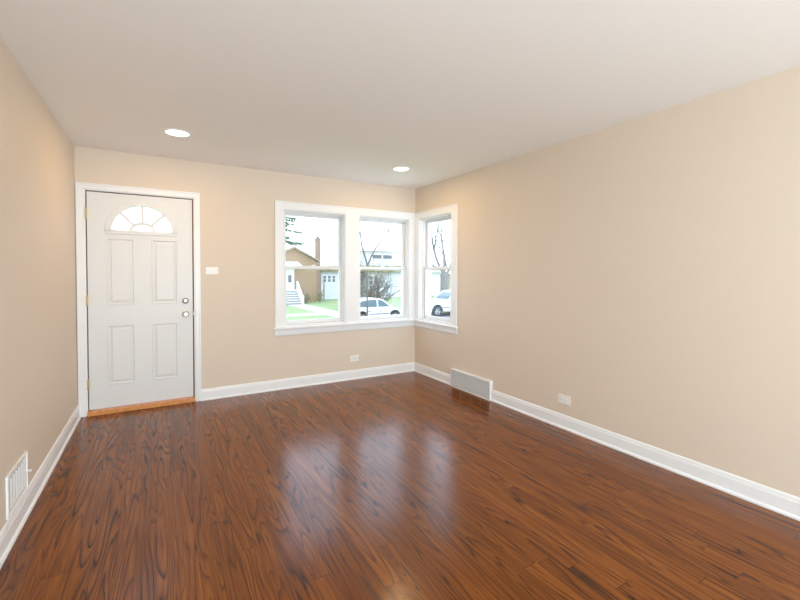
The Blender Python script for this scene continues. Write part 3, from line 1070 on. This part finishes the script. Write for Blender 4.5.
def leaf_clump(bm, rng, c, rx, ry, rz, n, size):
    for k in range(n):
        while True:
            p = Vector((rng.uniform(-1, 1), rng.uniform(-1, 1), rng.uniform(-1, 1)))
            if p.length < 1:
                break
        q = Vector(c) + Vector((p.x * rx, p.y * ry, p.z * rz))
        a = Vector((rng.uniform(-1, 1), rng.uniform(-1, 1), rng.uniform(-1, 1))).normalized()
        b = a.orthogonal().normalized()
        s = size * rng.uniform(0.6, 1.3)
        vs = [bm.verts.new(q + v) for v in (a * s, b * s * 0.45, -a * s, -b * s * 0.45)]
        bm.faces.new(vs)


# bare bush behind the sedan
rng = random.Random(11)
sh = tag(empty('bush', (13.4, 27.5, G)), 'tangled bare bush behind the white hatchback', 'bush')
bm = NB()
for k in range(30):
    a = rng.uniform(0, 2 * PI); t = rng.uniform(0.15, 0.95)
    limb(bm, rng, Vector((rng.uniform(-0.5, 0.5), rng.uniform(-0.3, 0.3), 0)), Vector((math.cos(a) * t, math.sin(a) * t, 1)).normalized(), rng.uniform(1.6, 2.8), 0.065, 2, 0.05, 0.35)
obj('stems', bm, M['bark'], sh)
bm = NB()
for k in range(26):
    leaf_clump(bm, rng, (rng.uniform(-1.5, 1.5), rng.uniform(-0.8, 0.8), rng.uniform(0.9, 3.2)), 0.35, 0.35, 0.25, 16, 0.08)
obj('leaves', bm, M['shrubleaf'], sh)
sh = tag(empty('bush', (10.3, 25.9, G)), 'small olive leaved bush at the left of the bare bush', 'bush')
bm = NB()
for k in range(7):
    a = rng.uniform(0, 2 * PI)
    limb(bm, rng, Vector((0, 0, 0)), Vector((math.cos(a) * 0.3, math.sin(a) * 0.3, 1)).normalized(), 1.0, 0.02, 1)
obj('stems', bm, M['bark'], sh)
bm = NB()
for k in range(16):
    leaf_clump(bm, rng, (rng.uniform(-0.45, 0.45), rng.uniform(-0.4, 0.4), rng.uniform(0.8, 1.9)), 0.25, 0.25, 0.2, 26, 0.06)
obj('leaves', bm, M['bud'], sh)
# foundation shrubs by the brick house
for (x, y, r, hh, lab) in ((9.75, 35.2, 0.45, 1.0, 'low tan shrub beside the white entry steps'), (11.15, 35.4, 0.5, 1.2, 'low tan shrub at the right corner of the brick house')):
    sh = tag(empty('shrub', (x, y, G)), lab, 'shrub')
    bm = NB()
    for k in range(8):
        a = rng.uniform(0, 2 * PI)
        limb(bm, rng, Vector((0, 0, 0)), Vector((math.cos(a) * 0.3, math.sin(a) * 0.3, 1)).normalized(), hh * 0.6, 0.02, 1)
    obj('stems', bm, M['bark'], sh)
    bm = NB()
    for k in range(16):
        leaf_clump(bm, rng, (rng.uniform(-r, r) * 0.7, rng.uniform(-r, r) * 0.7, rng.uniform(0.25, hh)), 0.22, 0.22, 0.22, 40, 0.07)
    obj('leaves', bm, M['shrubleaf'], sh)
# thin dark post before the white house
bm = NB(); tube(bm, [(0, 0, 0), (0, 0, 2.1)], 0.06, 8); lathe(bm, [(0, 2.1), (0.09, 2.1), (0.09, 2.2), (0, 2.26)], (0, 0, 0), (0, 0, 1), 10)
o = tag(obj('slim_post', bm, M['bark']), 'slim dark post on the lawn before the white house', 'post')
o.location = (12.35, 37.5, G)

# spruce whose right-hand boughs show in the left window
rng = random.Random(5)
sp = tag(empty('spruce_tree', (1.55, 15.0, G)), 'dark green spruce at the left edge of the left window', 'tree')
bm = NB(); tube(bm, [(0, 0, 0), (0, 0, 5), (0, 0, 8.5)], [0.2, 0.13, 0.03], 9)
obj('trunk', bm, M['bark'], sp, smooth=True)
for tier in range(13):
    z = 4.75 + tier * 0.29
    bm = NB()
    rad = 1.50 - 0.085 * tier
    nb = 8
    for k in range(nb):
        a = 2 * PI * (k + 0.37 * tier) / nb + rng.uniform(-0.25, 0.25)
        L_ = rad * rng.uniform(0.55, 1.15)
        dx, dy = math.cos(a), math.sin(a)
        pts = [Vector((dx * L_ * t, dy * L_ * t, z - 0.55 * t + 0.25 * t * t)) for t in (0, 0.35, 0.7, 1.0)]
        tube(bm, pts, [0.03, 0.022, 0.015, 0.006], 5)
        for j in range(110):
            t = rng.uniform(0.15, 1.0)
            c = Vector((dx * L_ * t, dy * L_ * t, z - 0.55 * t + 0.25 * t * t))
            sd = Vector((-dy, dx, 0)) * rng.uniform(-1, 1)
            d = (Vector((dx, dy, -0.25)) * 0.5 + sd + Vector((0, 0, rng.uniform(-0.9, 0.1)))).normalized() * rng.uniform(0.12, 0.30) * (1.15 - 0.5 * t)
            e = d.orthogonal().normalized() * 0.022
            vs = [bm.verts.new(c + e), bm.verts.new(c - e), bm.verts.new(c + d - e * 0.5), bm.verts.new(c + d + e * 0.5)]
            bm.faces.new(vs)
    obj('bough', bm, M['needle'], sp)


# ---------------------------------------------------------------- cars (local +x is the front)
def wheel(parent, x, y, r, wd, s):
    bm = NB()
    lathe(bm, [(r * 0.62, -wd / 2), (r * 0.94, -wd / 2), (r, -wd / 2 + 0.03), (r, wd / 2 - 0.03), (r * 0.94, wd / 2), (r * 0.62, wd / 2)], (x, y, r), (0, 1, 0), 28)
    w = obj('wheel', bm, M['rubber'], parent, smooth=True)
    bm = NB()
    o = s * (wd / 2 - 0.015)
    lathe(bm, [(0, 0), (r * 0.14, 0.01), (r * 0.2, 0.0), (r * 0.25, -0.02), (r * 0.25, -0.04), (0, -0.04)], (x, y + o, r), (0, s, 0), 20)
    for k in range(6):
        a = 2 * PI * k / 6
        c, sn = math.cos(a), math.sin(a)
        tube(bm, [(x + c * r * 0.15, y + o - s * 0.02, r + sn * r * 0.15), (x + c * r * 0.6, y + o - s * 0.02, r + sn * r * 0.6)], r * 0.085, 6)
    lathe(bm, [(r * 0.56, -0.03), (r * 0.64, 0.005), (r * 0.66, -0.01), (r * 0.66, -0.06)], (x, y + o, r), (0, s, 0), 28)
    obj('rim', bm, M['rim'], w, smooth=True)


def vehicle(name, label, loc, rotz, side, wid, cabin, wheels, r, glass, nose, bevel=0.05, lamps=None, bumpers=None):
    """side: body outline (x,z) below the belt; cabin: outline (x,z) of the greenhouse"""
    t = tag(empty(name, loc, rotz), label, 'car')
    hw = wid / 2
    # body with the wheel arches cut into its outline
    pts = []
    zb = side['zb']
    x0, x1 = side['x0'], side['x1']
    low = []
    for wx in sorted(wheels):
        ra = r * 1.16
        a0 = math.asin(max(-1, min(1, (zb - r) / ra)))
        n = 12
        for k in range(n + 1):
            a = PI - a0 + (a0 - (PI - a0)) * k / n
            low.append((wx + ra * math.cos(a), r + ra * math.sin(a)))
    pts = [(x0 + 0.06, zb)] + low + [(x1 - 0.06, zb)] + side['top']
    bm = NB()
    prism(bm, pts, 'y', -hw, hw)
    body = obj('body', bm, M['carpaint'], t, 0.02)
    # arch liners
    for wx in wheels:
        for s in (-1, 1):
            bm = NB()
            n = 12
            ring = []
            for k in range(n + 1):
                a = PI * k / n
                ring.append((wx + r * 1.16 * math.cos(a), r + r * 1.16 * math.sin(a)))
            for k in range(n, -1, -1):
                a = PI * k / n
                ring.append((wx + r * 1.26 * math.cos(a), r + r * 1.26 * math.sin(a)))
            prism(bm, ring, 'y', s * (hw + 0.012), s * (hw - 0.10))
            obj('wheel_arch', bm, M['greyplastic'], t)
    bm = NB()
    box(bm, min(wheels) - 0.2, max(wheels) + 0.2, -hw + 0.25, hw - 0.25, zb - 0.05, zb + 0.25)
    obj('underbody', bm, M['greyplastic'], t)
    # greenhouse, narrower at the roof
    bm = NB()
    zlo = min(p[1] for p in cabin); zhi = max(p[1] for p in cabin)

    def yy(z):
        return (hw - 0.04) - 0.17 * (z - zlo) / (zhi - zlo)
    a = [bm.verts.new((p[0], -yy(p[1]), p[1])) for p in cabin]
    b = [bm.verts.new((p[0], yy(p[1]), p[1])) for p in cabin]
    n = len(cabin)
    for i in range(n):
        bm.faces.new((a[i], a[(i + 1) % n], b[(i + 1) % n], b[i]))
    bm.faces.new(list(reversed(a))); bm.faces.new(b)
    obj('cabin', bm, M['carpaint'], t, 0.03)
    for poly in glass:
        for s in (-1, 1):
            bm = NB()
            A = [bm.verts.new((p[0], s * (yy(p[1]) + 0.006), p[1])) for p in poly]
            B = [bm.verts.new((p[0], s * (yy(p[1]) - 0.03), p[1])) for p in poly]
            m = len(poly)
            for i in range(m):
                bm.faces.new((A[i], A[(i + 1) % m], B[(i + 1) % m], B[i]))
            bm.faces.new(A); bm.faces.new(list(reversed(B)))
            obj('side_window', bm, M['carglass'], t)
    for (pa, pb, nm) in nose:      # raked screens: lower edge pa, upper edge pb
        bm = NB()
        va, vb = Vector((pa[0], 0, pa[1])), Vector((pb[0], 0, pb[1]))
        d = (vb - va)
        nrm = Vector((d.z, 0, -d.x)).normalized()
        if nm == 'rear_screen':
            nrm = -nrm
        lo = va + d * 0.08 + nrm * 0.006; hi = va + d * 0.90 + nrm * 0.006
        w0, w1 = yy(lo.z) - 0.10, yy(hi.z) - 0.10
        f = [(lo.x, -w0, lo.z), (lo.x, w0, lo.z), (hi.x, w1, hi.z), (hi.x, -w1, hi.z)]
        fr = [bm.verts.new(p) for p in f]
        bk = [bm.verts.new(Vector(p) - nrm * 0.03) for p in f]
        bm.faces.new(fr); bm.faces.new(list(reversed(bk)))
        for i in range(4):
            bm.faces.new((fr[i], fr[(i + 1) % 4], bk[(i + 1) % 4], bk[i]))
        obj(nm, bm, M['carglass'], t)
    for wx in wheels:
        for s in (-1, 1):
            wheel(t, wx, s * (hw - 0.11), r, 0.21, s)
    for (x, z, w_, h_, mt, nm) in (lamps or []):
        for s in (-1, 1):
            bm = NB(); box(bm, x - 0.05, x + 0.05, s * (hw - 0.08) - w_ / 2, s * (hw - 0.08) + w_ / 2, z - h_ / 2, z + h_ / 2)
            obj(nm, bm, M[mt], t, 0.015)
    for (xa, xb, za, zb2) in (bumpers or []):
        bm = NB(); box(bm, xa, xb, -hw - 0.01, hw + 0.01, za, zb2)
        obj('bumper', bm, M['greyplastic'], t, 0.04)
    for s in (-1, 1):              # door seams, handles and mirrors
        for x in side['seams']:
            bm = NB(); box(bm, x - 0.008, x + 0.008, s * (hw - 0.004), s * (hw + 0.003), zb + 0.08, zlo - 0.03)
            obj('door_seam', bm, M['greyplastic'], t)
        for x in side['seams'][:-1]:
            bm = NB(); box(bm, x + 0.08, x + 0.26, s * (hw - 0.004), s * (hw + 0.03), zlo - 0.20, zlo - 0.16)
            obj('door_handle', bm, M['greyplastic'], t, 0.006)
        bm = NB(); mx = side['mirror']
        box(bm, mx - 0.07, mx + 0.07, s * (hw - 0.05), s * (hw + 0.17), zlo + 0.02, zlo + 0.16)
        obj('wing_mirror', bm, M['carpaint'], t, 0.03)
        bm = NB(); box(bm, min(wheels) + 0.45, max(wheels) - 0.45, s * (hw - 0.004), s * (hw + 0.012), zb + 0.24, zb + 0.29)
        obj('side_moulding', bm, M['greyplastic'], t)
    return t


ZC = G + 0.02
vehicle('hatchback', 'white hatchback car parked behind the slender bare tree', (8.72, 18.7, ZC), 0,
        dict(x0=-1.80, x1=1.98, zb=0.24, seams=[-0.75, 0.0, 0.90], mirror=0.86,
             top=[(1.98, 0.42), (1.94, 0.62), (1.80, 0.74), (1.05, 0.88), (-1.50, 0.92), (-1.74, 0.88), (-1.80, 0.62), (-1.80, 0.40)]),
        1.70, [(1.12, 0.86), (0.42, 1.38), (0.10, 1.45), (-0.85, 1.43), (-1.20, 1.34), (-1.66, 0.90)], [-1.08, 1.20], 0.32,
        [[(0.86, 0.93), (0.38, 1.31), (0.06, 1.38), (0.04, 0.93)], [(-0.05, 0.93), (-0.03, 1.38), (-0.62, 1.36), (-0.70, 0.93)], [(-0.78, 0.93), (-0.70, 1.35), (-1.08, 1.30), (-1.36, 0.95)]],
        [((1.12, 0.86), (0.42, 1.38), 'windscreen'), ((-1.66, 0.90), (-1.20, 1.34), 'rear_screen')],
        lamps=[(1.90, 0.64, 0.34, 0.13, 'clearlens', 'headlamp'), (-1.76, 0.72, 0.20, 0.20, 'redlens', 'tail_lamp')],
        bumpers=[(1.90, 2.03, 0.24, 0.46), (-1.86, -1.73, 0.24, 0.46)])
vehicle('pickup_truck', 'white pickup truck seen low in the narrow corner window', (15.45, 19.5, ZC), PI,
        dict(x0=-2.75, x1=2.65, zb=0.36, seams=[-1.05, -0.30, 0.55], mirror=0.45,
             top=[(2.65, 0.55), (2.62, 0.98), (2.45, 1.10), (0.70, 1.16), (-1.22, 1.18), (-2.70, 1.16), (-2.75, 0.6)]),
        1.90, [(0.75, 1.12), (0.10, 1.70), (-0.20, 1.78), (-1.05, 1.78), (-1.18, 1.70), (-1.24, 1.12)], [-1.70, 1.72], 0.38,
        [[(0.48, 1.22), (0.08, 1.62), (-0.22, 1.69), (-0.26, 1.22)], [(-0.36, 1.22), (-0.34, 1.69), (-0.98, 1.69), (-1.06, 1.22)]],
        [((0.75, 1.12), (0.10, 1.70), 'windscreen'), ((-1.24, 1.12), (-1.18, 1.70), 'rear_screen')],
        lamps=[(2.57, 0.86, 0.30, 0.18, 'clearlens', 'headlamp'), (-2.71, 0.90, 0.16, 0.32, 'redlens', 'tail_lamp')],
        bumpers=[(2.52, 2.74, 0.36, 0.62), (-2.86, -2.68, 0.42, 0.62)])
